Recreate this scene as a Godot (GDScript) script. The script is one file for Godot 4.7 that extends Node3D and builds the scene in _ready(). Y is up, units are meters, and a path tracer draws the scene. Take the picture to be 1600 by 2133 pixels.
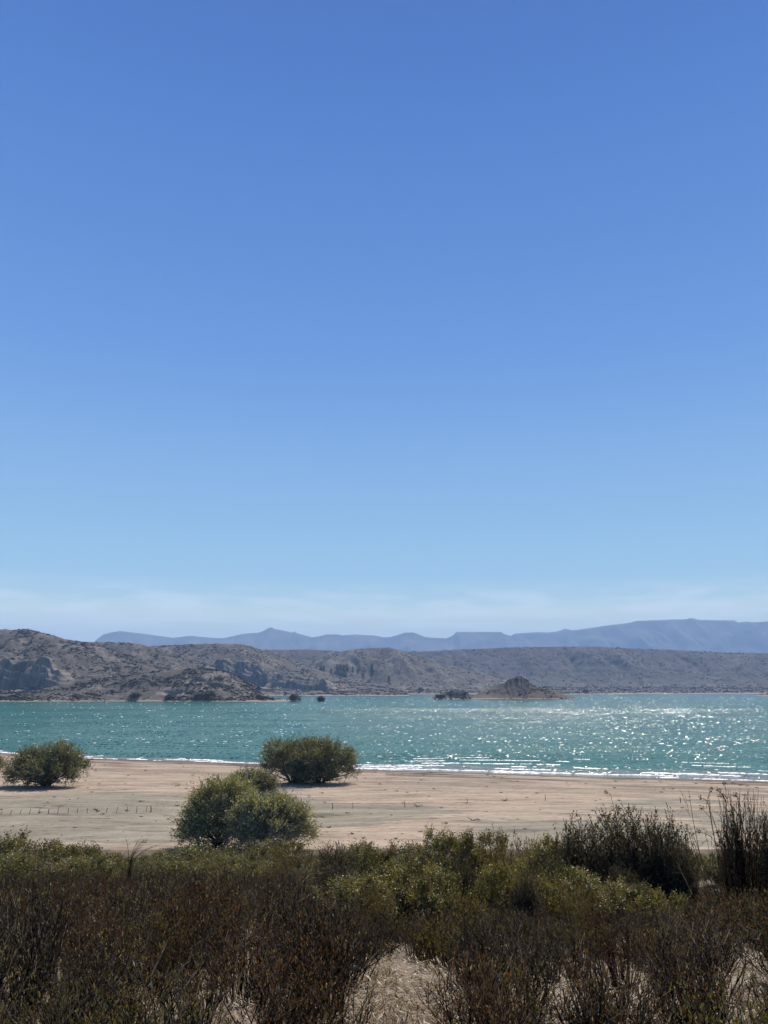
extends Node3D
# Lake in a dry steppe: scrub slope in front, sand beach with willows, turquoise windy lake, eroded hills and hazy mountains.
# Depth d is metres in front of the viewer (d = -z); the lake surface is y = 0; the eye stands 12 m above it.

const EYE := Vector3(0, 12, 0)
const PITCH := 12.27
const FOV := 65.0
const FOCAL := 1674.0          # of a 1600 x 2133 picture
const SUN_AZ := 22.0           # degrees to the right of straight ahead
const SUN_ELEV := 49.0

var rng := RandomNumberGenerator.new()
var na := FastNoiseLite.new()
var nb := FastNoiseLite.new()
var nr := FastNoiseLite.new()
var taken := {}
var M := {}

# ------------------------------------------------------------------ helpers
class Geo:
	var v := PackedVector3Array()
	var n := PackedVector3Array()
	var c := PackedColorArray()
	var i := PackedInt32Array()
	func mesh(material: Material) -> ArrayMesh:
		var a := []
		a.resize(Mesh.ARRAY_MAX)
		a[Mesh.ARRAY_VERTEX] = v
		if n.size() == v.size(): a[Mesh.ARRAY_NORMAL] = n
		if c.size() == v.size(): a[Mesh.ARRAY_COLOR] = c
		a[Mesh.ARRAY_INDEX] = i
		var m := ArrayMesh.new()
		m.add_surface_from_arrays(Mesh.PRIMITIVE_TRIANGLES, a)
		m.surface_set_material(0, material)
		return m
	func leaf(p: Vector3, dir: Vector3, side: Vector3, l: float, w: float, col: Color) -> void:
		var b := v.size()
		v.push_back(p); v.push_back(p + dir * (l * 0.45) + side * w); v.push_back(p + dir * l); v.push_back(p + dir * (l * 0.5) - side * w)
		c.push_back(col); c.push_back(col); c.push_back(col); c.push_back(col)
		i.push_back(b); i.push_back(b + 1); i.push_back(b + 2); i.push_back(b); i.push_back(b + 2); i.push_back(b + 3)
	func tube(pts: Array, r0: float, r1: float, sides: int, col: Color) -> void:
		var b := v.size()
		var m := pts.size()
		for k in m:
			var dir: Vector3 = (pts[mini(k + 1, m - 1)] - pts[maxi(k - 1, 0)]).normalized()
			var s := dir.cross(Vector3(0.31, 0.2, 0.93)).normalized()
			var t := dir.cross(s)
			var r := lerpf(r0, r1, float(k) / (m - 1))
			for q in sides:
				var an := TAU * q / sides
				var e := s * cos(an) + t * sin(an)
				v.push_back(pts[k] + e * r); n.push_back(e); c.push_back(col)
		for k in m - 1:
			for q in sides:
				var a0 := b + k * sides + q
				var a1 := b + k * sides + (q + 1) % sides
				i.push_back(a0); i.push_back(a1); i.push_back(a1 + sides)
				i.push_back(a0); i.push_back(a1 + sides); i.push_back(a0 + sides)

# point seen at picture position (px, py), at depth d / on the level y
func ray(px: float, py: float) -> Vector3:
	var th := deg_to_rad(PITCH)
	var a := (px - 800.0) / FOCAL
	var b := -(py - 1066.5) / FOCAL
	return Vector3(a, sin(th) + b * cos(th), -(cos(th) - b * sin(th)))
func at(px: float, py: float, d: float) -> Vector3:
	var r := ray(px, py)
	return EYE + r * (d / -r.z)
func on_level(px: float, py: float, y: float) -> Vector3:
	var r := ray(px, py)
	return EYE + r * ((y - EYE.y) / r.y)

func numbered(called: String) -> String:
	var k: int = taken.get(called, 0)
	taken[called] = k + 1
	return called if k == 0 else "%s_%03d" % [called, k]
func tag(o: Node, label: String, category := "", group := "", kind := "") -> void:
	if label: o.set_meta("label", label)
	if category: o.set_meta("category", category)
	if group: o.set_meta("group", group)
	if kind: o.set_meta("kind", kind)
func part(called: String, m: Mesh, parent: Node) -> MeshInstance3D:
	var o := MeshInstance3D.new()
	o.name = called; o.mesh = m
	parent.add_child(o, true)
	return o
func top(called: String, m: Mesh) -> MeshInstance3D:
	var o := MeshInstance3D.new()
	o.name = numbered(called); o.mesh = m
	add_child(o, true)
	return o
func base(called: String, where: Vector3, turn := 0.0, size := Vector3.ONE) -> Node3D:
	var o := Node3D.new()
	o.name = numbered(called)
	add_child(o, true)
	o.transform = Transform3D(Basis(Vector3.UP, turn).scaled_local(size), where)
	return o
func many(called: String, m: Mesh, places: Array, tints: Array, label: String) -> MultiMeshInstance3D:
	var mm := MultiMesh.new()
	mm.transform_format = MultiMesh.TRANSFORM_3D
	mm.use_colors = tints.size() == places.size() and tints.size() > 0
	mm.mesh = m
	mm.instance_count = places.size()
	for k in places.size():
		mm.set_instance_transform(k, places[k])
		if mm.use_colors: mm.set_instance_color(k, tints[k])
	var o := MultiMeshInstance3D.new()
	o.name = numbered(called); o.multimesh = mm
	add_child(o, true)
	tag(o, label, "", "", "stuff")
	return o
func curve(p: Array, x: float) -> float:      # p: [x0, y0, x1, y1, ...] with rising x, straight between
	var m := p.size()
	if x <= p[0]: return p[1]
	for k in range(2, m, 2):
		if x <= p[k]:
			return lerpf(p[k - 1], p[k + 1], (x - p[k - 2]) / (p[k] - p[k - 2]))
	return p[m - 1]
func rnd(a: float, b: float) -> float:
	return rng.randf_range(a, b)
func aside(dir: Vector3) -> Vector3:
	var s := dir.cross(Vector3(rnd(-1, 1), rnd(-1, 1), rnd(-1, 1)))
	return s.normalized() if s.length() > 0.01 else Vector3.RIGHT
func on_ball() -> Vector3:
	var y := rnd(-1, 1)
	var a := rnd(0, TAU)
	var r := sqrt(1 - y * y)
	return Vector3(r * cos(a), y, r * sin(a))
func shade(c: Color, k: float) -> Color:
	return Color(c.r * k, c.g * k, c.b * k)
# a sheet of (nu + 1) x (nv + 1) points; u runs to the right, v away from the viewer
func sheet(nu: int, nv: int, pos: Callable, col: Callable, material: Material) -> ArrayMesh:
	var g := Geo.new()
	var w := nu + 1
	g.v.resize(w * (nv + 1)); g.n.resize(g.v.size()); g.c.resize(g.v.size()); g.i.resize(nu * nv * 6)
	for b in nv + 1:
		for a in w:
			g.v[b * w + a] = pos.call(a, b)
	var q := 0
	for b in nv + 1:
		for a in w:
			var du := g.v[b * w + mini(a + 1, nu)] - g.v[b * w + maxi(a - 1, 0)]
			var dv := g.v[mini(b + 1, nv) * w + a] - g.v[maxi(b - 1, 0) * w + a]
			var nn := du.cross(dv).normalized()
			g.n[b * w + a] = nn if nn.y >= 0 else -nn
			g.c[b * w + a] = col.call(g.v[b * w + a])
			if a < nu and b < nv:
				var s := b * w + a
				g.i[q] = s; g.i[q + 1] = s + w; g.i[q + 2] = s + w + 1
				g.i[q + 3] = s; g.i[q + 4] = s + w + 1; g.i[q + 5] = s + 1
				q += 6
	return g.mesh(material)

# ------------------------------------------------------------------ materials
func noise_tex(freq: float, oct: int, lo: float, hi: float, seed_: int, side := 512, as_normal := false) -> NoiseTexture2D:
	var n := FastNoiseLite.new()
	n.seed = seed_; n.frequency = freq; n.fractal_octaves = oct; n.noise_type = FastNoiseLite.TYPE_SIMPLEX_SMOOTH
	var t := NoiseTexture2D.new()
	t.width = side; t.height = side; t.seamless = true; t.noise = n
	t.as_normal_map = as_normal
	if not as_normal:
		var r := Gradient.new()
		r.set_color(0, Color(lo, lo, lo)); r.set_color(1, Color(hi, hi, hi))
		t.color_ramp = r
	return t
func plain(rough: float, spec := 0.5) -> StandardMaterial3D:
	var m := StandardMaterial3D.new()
	m.vertex_color_use_as_albedo = true
	m.roughness = rough; m.metallic_specular = spec
	return m
func make_materials() -> void:
	M.soil = plain(0.95, 0.2)
	M.soil.albedo_texture = noise_tex(0.03, 5, 0.55, 1.0, 5)
	M.soil.uv1_triplanar = true; M.soil.uv1_world_triplanar = true; M.soil.uv1_scale = Vector3(0.9, 0.9, 0.9)
	M.soil.heightmap_enabled = true; M.soil.heightmap_texture = M.soil.albedo_texture; M.soil.heightmap_scale = 6.0
	M.sand = plain(0.95, 0.2)
	M.sand.albedo_texture = noise_tex(0.02, 5, 0.86, 1.0, 9)
	M.sand.uv1_triplanar = true; M.sand.uv1_world_triplanar = true; M.sand.uv1_scale = Vector3(0.12, 0.12, 0.3)
	M.rock = plain(0.95, 0.2)
	M.mountain = plain(1.0, 0.1)
	M.bark = plain(0.8, 0.3)
	M.leaf = plain(0.5, 0.4)
	M.leaf.backlight_enabled = true; M.leaf.backlight = Color(0.9, 0.85, 0.5)
	M.leaf.cull_mode = BaseMaterial3D.CULL_DISABLED
	M.wood = plain(0.85, 0.3)
	M.foam = plain(0.6, 0.4)
	M.water = plain(0.16, 0.14)
	M.water.normal_enabled = true
	M.water.normal_texture = noise_tex(0.012, 5, 0, 1, 21, 1024, true)
	M.water.normal_texture.bump_strength = 4.0
	M.water.normal_scale = 1.0
	M.water.uv1_triplanar = true; M.water.uv1_world_triplanar = true; M.water.uv1_scale = Vector3(0.045, 0.045, 0.07)
	M.wave = plain(0.10, 0.36)

# ------------------------------------------------------------------ camera, sky, sun
func make_view() -> void:
	var cam := Camera3D.new()
	cam.name = "camera"
	cam.fov = FOV; cam.near = 0.1; cam.far = 60000.0
	add_child(cam)
	cam.position = EYE
	cam.rotation_degrees = Vector3(PITCH, 0, 0)
	var img := Image.create_empty(2048, 1024, false, Image.FORMAT_RGBF)
	var sr := [-90.0, 261, 0.0, 261, 5.0, 261, 6.0, 216, 7.7, 180, 11.1, 155, 14.5, 139, 18.0, 124, 23.0, 105, 31.0, 89, 38.3, 77, 44.5, 70, 60.0, 61, 90.0, 54]
	var sg := [-90.0, 281, 0.0, 281, 5.0, 281, 6.0, 249, 7.7, 224, 11.1, 201, 14.5, 185, 18.0, 171, 23.0, 153, 31.0, 136, 38.3, 124, 44.5, 113, 60.0, 99, 90.0, 89]
	var sb := [-90.0, 261, 0.0, 261, 5.0, 261, 6.0, 254, 7.7, 249, 11.1, 239, 14.5, 235, 18.0, 230, 23.0, 223, 31.0, 211, 38.3, 202, 44.5, 191, 60.0, 168, 90.0, 152]
	nb.seed = 77; nb.frequency = 1.0; nb.fractal_octaves = 4
	for y in 1024:
		var e := 90.0 - 180.0 * (y + 0.5) / 1024.0
		var c := Color(curve(sr, e) / 255.0, curve(sg, e) / 255.0, curve(sb, e) / 255.0).srgb_to_linear()
		c = shade(c, 1.0 / 1.6)
		img.fill_rect(Rect2i(0, y, 2048, 1), c)
		if e > 1.0 and e < 9.0:                      # thin high veil low over the horizon
			var band := smoothstep(1.0, 3.5, e) * (1.0 - smoothstep(5.2, 7.5, e))
			for x in 2048:
				var a := x * TAU / 2048.0
				var w := nb.get_noise_3d(cos(a) * 9.0, sin(a) * 9.0, e * 1.4)
				var k := clampf(0.35 + w * 2.2, 0, 1) * band * 0.6
				img.set_pixel(x, y, c.lerp(Color(0.74, 0.78, 0.82), k))
	var sm := PanoramaSkyMaterial.new()
	sm.panorama = ImageTexture.create_from_image(img)
	var sky := Sky.new()
	sky.sky_material = sm
	var env := Environment.new()
	env.background_mode = Environment.BG_SKY
	env.sky = sky
	env.tonemap_mode = Environment.TONE_MAPPER_LINEAR
	env.tonemap_exposure = 1.6
	env.sdfgi_enabled = true; env.ssao_enabled = true; env.ssil_enabled = true
	env.fog_enabled = true
	env.fog_density = 0.00013
	env.fog_light_color = Color(0.63, 0.80, 1.0)
	var we := WorldEnvironment.new()
	we.name = "world_environment"; we.environment = env
	add_child(we)
	var sun := DirectionalLight3D.new()
	sun.name = "sun"
	sun.light_energy = 1.6; sun.light_color = Color(1.0, 0.955, 0.89); sun.light_angular_distance = 0.5
	sun.shadow_enabled = true
	add_child(sun)
	var az := deg_to_rad(SUN_AZ)
	var el := deg_to_rad(SUN_ELEV)
	var s := Vector3(sin(az) * cos(el), sin(el), -cos(az) * cos(el))
	sun.look_at_from_position(s * 100.0, Vector3.ZERO, Vector3.UP)

# ------------------------------------------------------------------ ground and beach
var shore_x := []          # [x, depth of the waterline, ...]
var slope_y := [-6.0, 10.6, 0.0, 10.35, 6.0, 9.75, 10.0, 8.95, 20.0, 6.95, 30.0, 5.0, 40.0, 3.1, 50.0, 1.3, 56.0, 0.72, 62.0, 0.50]
func shore_depth(x: float) -> float:
	return curve(shore_x, x)
func ground_y(x: float, d: float) -> float:
	if d < 62.0:
		var y := (curve(slope_y, d - 1.2) + curve(slope_y, d) + curve(slope_y, d + 1.2)) / 3.0
		return y + nr.get_noise_2d(x * 9.0, d * 9.0) * 0.16 * smoothstep(62.0, 50.0, d) + na.get_noise_2d(x * 1.5, d * 1.5) * 0.35 * smoothstep(62.0, 46.0, d)
	var left := shore_depth(x) - d
	var y2 := left * 0.0085 if left > 0 else left * 0.035
	return clampf(lerpf(0.50, y2, smoothstep(62.0, 80.0, d)), -1.6, 0.6) + nb.get_noise_2d(x * 0.25, d * 0.5) * 0.04
func make_ground() -> void:
	for p in [[-200, 1560], [-60, 1566], [0, 1569], [80, 1574], [150, 1578], [300, 1584], [420, 1587], [540, 1592], [650, 1596], [750, 1602], [880, 1606], [1000, 1609], [1200, 1615], [1400, 1621], [1600, 1628], [1800, 1636]]:
		var w := on_level(p[0], p[1], 0.0)
		shore_x.append(w.x); shore_x.append(-w.z)
	var dry := Color(0.172, 0.135, 0.098)
	var pale := Color(0.271, 0.221, 0.164)
	var nu := 300
	var nv := 170
	var slope_pos := func(a: int, b: int) -> Vector3:
		var f := float(b) / nv
		var d := -5.0 + 67.0 * pow(f, 1.35)
		var half := 9.0 + maxf(d, 0.0) * 0.85
		var x := (2.0 * a / nu - 1.0) * half
		return Vector3(x, ground_y(x, d), -d)
	var slope_col := func(p: Vector3) -> Color:
		var k := clampf(0.5 + 1.3 * nr.get_noise_2d(p.x * 14.0, p.z * 14.0), 0, 1)
		return dry.lerp(pale, k)
	var o := top("ground", sheet(nu, nv, slope_pos, slope_col, M.soil))
	tag(o, "dry sandy slope under the scrub", "", "", "structure")
	# beach: tan sand with long drifts, grey green silt flats, dark drift lines by the water
	var tan_sand := Color(0.316, 0.260, 0.200)
	var pink := Color(0.342, 0.270, 0.203)
	var silt := Color(0.225, 0.206, 0.160)
	var drift := Color(0.053, 0.041, 0.037)
	var wet := Color(0.107, 0.082, 0.066)
	var silt_spots := []
	for s in [[120, 1700, 330, 60], [20, 1680, 160, 26], [250, 1745, 200, 24], [745, 1688, 175, 22], [640, 1668, 120, 10], [880, 1690, 60, 10], [690, 1718, 150, 12], [1290, 1738, 260, 34], [1130, 1760, 200, 22], [1420, 1690, 90, 14], [1560, 1705, 150, 28], [1340, 1668, 150, 7], [560, 1640, 90, 5]]:
		var c := on_level(s[0], s[1], 0.4)
		var e := on_level(s[0] + s[2], s[1], 0.4)
		var t := on_level(s[0], s[1] - s[3], 0.4)
		silt_spots.append([c.x, -c.z, absf(e.x - c.x), absf(t.z - c.z)])
	var bu := 620
	var bv := 330
	var beach_pos := func(a: int, b: int) -> Vector3:
		var f := float(b) / bv
		var d := 62.0 + 118.0 * f
		var x := (2.0 * a / bu - 1.0) * (9.0 + d * 0.85)
		return Vector3(x, ground_y(x, d), -d)
	var beach_col := func(p: Vector3) -> Color:
		var d := -p.z
		var left := shore_depth(p.x) - d
		var wx := p.x + 6.0 * na.get_noise_2d(p.x * 2.0, d * 2.0)
		var wd := d + 3.5 * na.get_noise_2d(p.x * 1.2 + 90.0, d * 3.0) + 0.8 * nr.get_noise_2d(p.x * 3.0, d * 6.0)
		var band := nr.get_noise_2d(p.x * 0.7 + wx * 0.4, wd * 9.0)
		var broad := na.get_noise_2d(p.x * 1.2, wd * 5.0 + 40.0)
		var c := tan_sand.lerp(pink, clampf(0.45 + broad * 1.4, 0, 1))
		var m := 0.0
		for s in silt_spots:
			var q := Vector2((wx - s[0]) / s[2], (wd - s[1]) / s[3]).length()
			m = maxf(m, 1.0 - smoothstep(0.70, 1.12, q + 0.45 * band + 0.15 * broad))
		c = c.lerp(silt, m * clampf(0.92 + 0.4 * broad, 0, 1))
		c = shade(c, 1.0 + 0.36 * band)
		var fine := nr.get_noise_2d(p.x * 2.0, wd * 26.0)
		if fine > 0.15: c = shade(c, 1.0 - 1.1 * (fine - 0.15))
		elif fine < -0.28: c = shade(c, 1.0 - 0.5 * (fine + 0.28))
		# drift lines left by the sinking lake
		var line := nb.get_noise_2d(p.x * 0.05, 3.0)
		for q in [[2.6, 0.5, 0.8], [5.0, 0.9, 0.95], [8.0, 1.5, 0.65], [12.5, 2.0, 0.45], [18.0, 2.4, 0.3]]:
			var off: float = absf(left - q[0] - line * 4.0 - band * 1.2) / q[1]
			var strong := smoothstep(-0.15, 0.25, na.get_noise_2d(p.x * 1.1 + q[0] * 50.0, 8.0) + (0.25 if p.x > 0 else -0.05))
			c = c.lerp(drift, (1.0 - smoothstep(0.5, 1.2, off)) * q[2] * strong)
		if left < 5.0: c = c.lerp(wet, smoothstep(5.0, 1.5, left + band * 2.5) * 0.95)
		return c
	var bo := top("beach", sheet(bu, bv, beach_pos, beach_col, M.sand))
	tag(bo, "flat tan sand beach with grey silt patches", "", "", "structure")
	# the floor of the basin, out to the horizon
	var fl := func(a: int, b: int) -> Vector3: return Vector3((a / 20.0 - 0.5) * 24000.0, -2.2, 40.0 - 11500.0 * b / 20.0)
	var fo := top("terrain", sheet(20, 20, fl, func(_p): return Color(0.123, 0.107, 0.086), M.rock))
	tag(fo, "basin floor under the lake and plain", "", "", "structure")

# ------------------------------------------------------------------ lake
func make_lake() -> void:
	var nu := 420
	var nv := 300
	var deep := Color(0.009, 0.076, 0.045)
	var green := Color(0.027, 0.099, 0.059)
	var mud := Color(0.127, 0.130, 0.102)
	var pos := func(a: int, b: int) -> Vector3:
		var f := float(b) / nv
		var d := 92.0 + 150.0 * f + 3000.0 * pow(f, 4.0)
		var u := 2.0 * a / nu - 1.0
		var x := u * (20.0 + d * 0.62) if absf(u) < 0.97 else u * (20.0 + d * 0.62) * (1.0 + (absf(u) - 0.97) * 90.0)
		var left := d - shore_depth(x)
		var k := smoothstep(0.5, 18.0, left) * (1.0 - smoothstep(240.0, 500.0, d))
		var y := k * (0.12 * sin((d + 5.0 * na.get_noise_2d(x * 2.0, d * 2.0)) * 1.1 + x * 0.12) * (0.6 + nb.get_noise_2d(x * 0.05, d * 0.05)) + 0.10 * nr.get_noise_2d(x * 9.0, d * 14.0))
		return Vector3(x, y, -d)
	var col := func(p: Vector3) -> Color:
		var d := -p.z
		var s := na.get_noise_2d(p.x * 0.35, d * 1.1 + p.x * 0.1)
		var c := deep.lerp(green, clampf(0.45 + s * 2.2, 0, 1))
		var left := d - shore_depth(p.x)
		var stir := 9.0 + 6.0 * na.get_noise_2d(p.x * 1.5, 60.0) + clampf(p.x * 0.06, -3, 5)
		c = c.lerp(mud, 1.0 - smoothstep(stir * 0.4, stir * 1.3, left + 4.0 * nr.get_noise_2d(p.x * 3.0, d * 5.0)))
		return c
	var o := top("lake", sheet(nu, nv, pos, col, M.water))
	tag(o, "turquoise wind ruffled lake water", "", "", "structure")
	# short steep wind waves standing up out of the sheet
	var wu := 10
	var wv := 8
	var wpos := func(a: int, b: int) -> Vector3:
		var u := 2.0 * a / wu - 1.0
		var v := 2.0 * b / wv - 1.0
		var h := pow(1 - u * u, 1.5) * pow(cos(v * PI / 2), 2.0)
		return Vector3(u * 1.0, h * 0.27 - 0.02, -v * 0.5 + 0.10 * h + 0.12 * u * u)
	var wave := sheet(wu, wv, wpos, func(_p): return Color.WHITE, M.wave)
	var places := []
	var tints := []
	rng.seed = 4001
	for k in 300000:
		var f := rng.randf()
		var d := 108.0 + 360.0 * f if k % 10 < 7 else 380.0 + 1250.0 * pow(f, 1.3)
		var x := rnd(-1, 1) * (d * 0.56 + 12.0)
		if d - shore_depth(x) < 3.0: continue
		if d < 440.0 and rng.randf() > d / 440.0 + 0.35: continue
		var gust := na.get_noise_2d(x * 0.5, d * 1.5)
		if rng.randf() > 0.75 + gust: continue
		var big := (0.07 + 0.24 * pow(rng.randf(), 1.7)) * (1.0 + smoothstep(180.0, 1200.0, d) * 1.6)
		var b := Basis(Vector3.UP, rng.randfn(0.12, 0.5)).scaled_local(Vector3(big * rnd(0.6, 1.6), big * rnd(0.55, 1.1) * (1.0 - 0.42 * smoothstep(250.0, 800.0, d)), big * rnd(0.8, 1.3)))
		places.append(Transform3D(b, Vector3(x, 0.0, -d)))
		var c: Color = col.call(Vector3(x, 0, -d))
		tints.append(shade(c, rnd(0.8, 1.15)))
	many("wave", wave, places, tints, "short steep wind waves all over the lake")
	# foam: broken white water along the beach, and scattered whitecaps
	var fpos := func(a: int, b: int) -> Vector3:
		var u := 2.0 * a / 8.0 - 1.0
		var v := 2.0 * b / 5.0 - 1.0
		var h := maxf(0.0, 1 - u * u) * maxf(0.0, 1 - v * v)
		var jag := 0.16 * sin(a * 12.9 + b * 4.0)
		return Vector3(u, h * 0.16 * (1 + jag * 2.0) - 0.03, -v * 0.3 * (1 + jag) * (1.0 - 0.5 * u * u) + 0.1 * sin(a * 2.3))
	var foam := sheet(8, 5, fpos, func(_p): return Color(0.86, 0.88, 0.88), M.foam)
	var fp := []
	rng.seed = 4002
	for line in [[0.4, 0.6, -0.14], [2.4, 0.8, -0.01], [6.2, 0.8, -0.04], [10.5, 0.75, -0.08], [15.5, 0.7, -0.1], [21.0, 0.6, -0.15], [27.0, 0.5, -0.2]]:
		var x := -100.0
		while x < 85.0:
			x += rnd(0.12, 0.5)
			var reach: float = line[0] * (0.40 + 0.6 * smoothstep(-20.0, 25.0, x))
			if nr.get_noise_2d(x * 0.9 + line[0] * 31.0, line[0] * 12.0) < -line[2] - rnd(-0.05, 0.05): continue
			if line[0] > 15.0 and x < 0.0: continue
			var d := shore_depth(x) + reach + 1.2 * na.get_noise_2d(x * 1.6, line[0] * 20.0) + rng.randfn(0, 0.18)
			var s: float = rnd(0.2, 0.75) * line[1]
			fp.append(Transform3D(Basis(Vector3.UP, rng.randfn(0.06, 0.2)).scaled_local(Vector3(s * rnd(0.7, 1.5), s, s)), Vector3(x, 0.03, -d)))
	for k in 3800:
		var d := 120.0 + 900.0 * pow(rng.randf(), 1.6)
		var x := rnd(-1, 1) * (d * 0.55)
		if d - shore_depth(x) < 10.0: continue
		if na.get_noise_2d(x * 0.8, d * 1.2) < 0.0: continue
		var s := rnd(0.07, 0.26) * (1.0 + d / 500.0)
		fp.append(Transform3D(Basis(Vector3.UP, rng.randfn(0.1, 0.25)).scaled_local(Vector3(s * rnd(0.7, 1.8), s, s * 0.8)), Vector3(x, 0.05, -d)))
	many("foam", foam, fp, [], "white foam of small breakers along the beach and on wave tops")

# ------------------------------------------------------------------ hills
var hills := []
func hill_y(h: Dictionary, x: float, d: float) -> float:
	var t := clampf((d - h.front) / (h.ridge - h.front), 0.0, 1.0)
	var s := maxf(0.0, curve(h.sky, x))
	var warp := 40.0 * na.get_noise_2d(x * 0.12 + h.seed, d * 0.12)
	var gn := na.get_noise_2d((x + warp) * h.gully + h.seed * 3.0, d * h.gully * 0.22)
	var gully := lerpf(absf(gn), 0.3 + gn * 0.5, 0.55)
	var rough := nr.get_noise_2d(x * 0.5 + h.seed, d * 0.5)
	var q := clampf((t - h.flat) / (1.0 - h.flat), 0.0, 1.0)
	var p: float = lerpf(pow(q, h.power), q * q * (3.0 - 2.0 * q), h.round)
	if h.flat > 0.0: p = 0.08 * minf(1.0, t / h.flat) + 0.92 * p
	var mid := 6.75 * q * q * (1.0 - q) * 0.7 + 1.2 * q * (1.0 - q)
	var y: float = s * (p - (0.30 * (0.42 - gully)) * mid * h.carve + 0.035 * rough * mid)
	for c in h.cliffs:                      # [x from, x to, t, height, alcove depth]
		if x > c[0] - 20.0 and x < c[1] + 20.0:
			var on := smoothstep(c[0] - 12.0, c[0] + 8.0, x) * (1.0 - smoothstep(c[1] - 10.0, c[1] + 14.0, x))
			var edge: float = c[2] + c[4] * nb.get_noise_2d(x * 0.9 + h.seed, 5.0) + 0.12 * c[4] * nr.get_noise_2d(x * 1.4, 9.0)
			var ledge: float = 0.02 + 0.02 * nr.get_noise_2d(x * 0.8 + 70.0, 2.0)
			var back: float = 0.05 + 0.035 * na.get_noise_2d(x * 1.3 + 30.0, 6.0)
			var step := 0.5 * smoothstep(edge - 0.007, edge + 0.007, t) + 0.22 * smoothstep(edge + ledge - 0.006, edge + ledge + 0.006, t) + 0.28 * smoothstep(edge + back - 0.007, edge + back + 0.007, t)
			y += on * c[3] * (step - smoothstep(c[2] - 0.30, c[2] + 0.30, t)) * (0.8 + 0.3 * rough)
	y += nr.get_noise_2d(x * 1.6, d * 1.6) * 0.9 * smoothstep(0.02, 0.2, t)
	if d > h.ridge: y -= (d - h.ridge) * 0.12
	return y + smoothstep(0.0, 0.03, t) * 1.2 - 0.9
func make_hill(called: String, label: String, pts: Array, front: float, ridge: float, opt: Dictionary) -> void:
	var h := {"front": front, "ridge": ridge, "seed": opt.get("seed", 0.0), "gully": opt.get("gully", 0.9), "power": opt.get("power", 1.1), "carve": opt.get("carve", 1.0), "cliffs": [], "sky": [], "bare": opt.get("bare", 0.6), "round": opt.get("round", 0.5), "flat": opt.get("flat", 0.0), "soil": opt.get("soil", Color(0.080, 0.073, 0.066))}
	for k in range(0, pts.size(), 2):
		var w := at(pts[k], pts[k + 1], ridge)
		h.sky.append(w.x); h.sky.append(w.y)
	for c in opt.get("cliffs", []):
		var dd := lerpf(front, ridge, c[2])
		h.cliffs.append([at(c[0], 1430, dd).x, at(c[1], 1430, dd).x, c[2], c[3], c[4]])
	var x0: float = h.sky[0]
	var x1: float = h.sky[h.sky.size() - 2]
	h.x0 = x0; h.x1 = x1
	var nu: int = opt.get("nu", 420)
	var nv: int = opt.get("nv", 150)
	var pos := func(a: int, b: int) -> Vector3:
		var x := lerpf(x0, x1, float(a) / nu)
		var d := lerpf(front - 2.0, ridge + (ridge - front) * 0.25, float(b) / nv)
		return Vector3(x, hill_y(h, x, d), -d)
	var pale: Color = opt.get("pale", Color(0.195, 0.172, 0.148))
	var sand := Color(0.238, 0.189, 0.148)
	var soil: Color = h.soil
	var col := func(p: Vector3) -> Color:
		var d := -p.z
		var g := na.get_noise_2d(p.x * 1.3 + 900.0, d * 1.3 - 400.0)
		var f := nr.get_noise_2d(p.x * 3.1 + 777.0, d * 2.2 + 333.0)
		var c := soil.lerp(pale, smoothstep(0.05, 0.5, g * 0.7 + 0.5 * f + 0.5 * na.get_noise_2d(p.x * 0.4, d * 0.4 + h.seed)) * h.bare)
		for q in h.cliffs:
			if p.x > q[0] - 10.0 and p.x < q[1] + 10.0:
				var t: float = (d - h.front) / (h.ridge - h.front)
				var near := 1.0 - smoothstep(0.05, 0.13, absf(t - q[2]) + 0.05 * g)
				var strata := 0.85 + 0.25 * sin(p.y * 1.3 + 2.0 * g)
				c = c.lerp(shade(pale, strata), near * 0.85)
		if p.y < 1.6 + g * 1.5: c = c.lerp(sand, smoothstep(1.8, 0.6, p.y))
		return c
	var o := top(called, sheet(nu, nv, pos, col, M.rock))
	tag(o, label, "", "", "structure")
	h.n = opt.get("scrub", 9000); h.size = opt.get("size", 1.0)
	hills.append(h)
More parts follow.
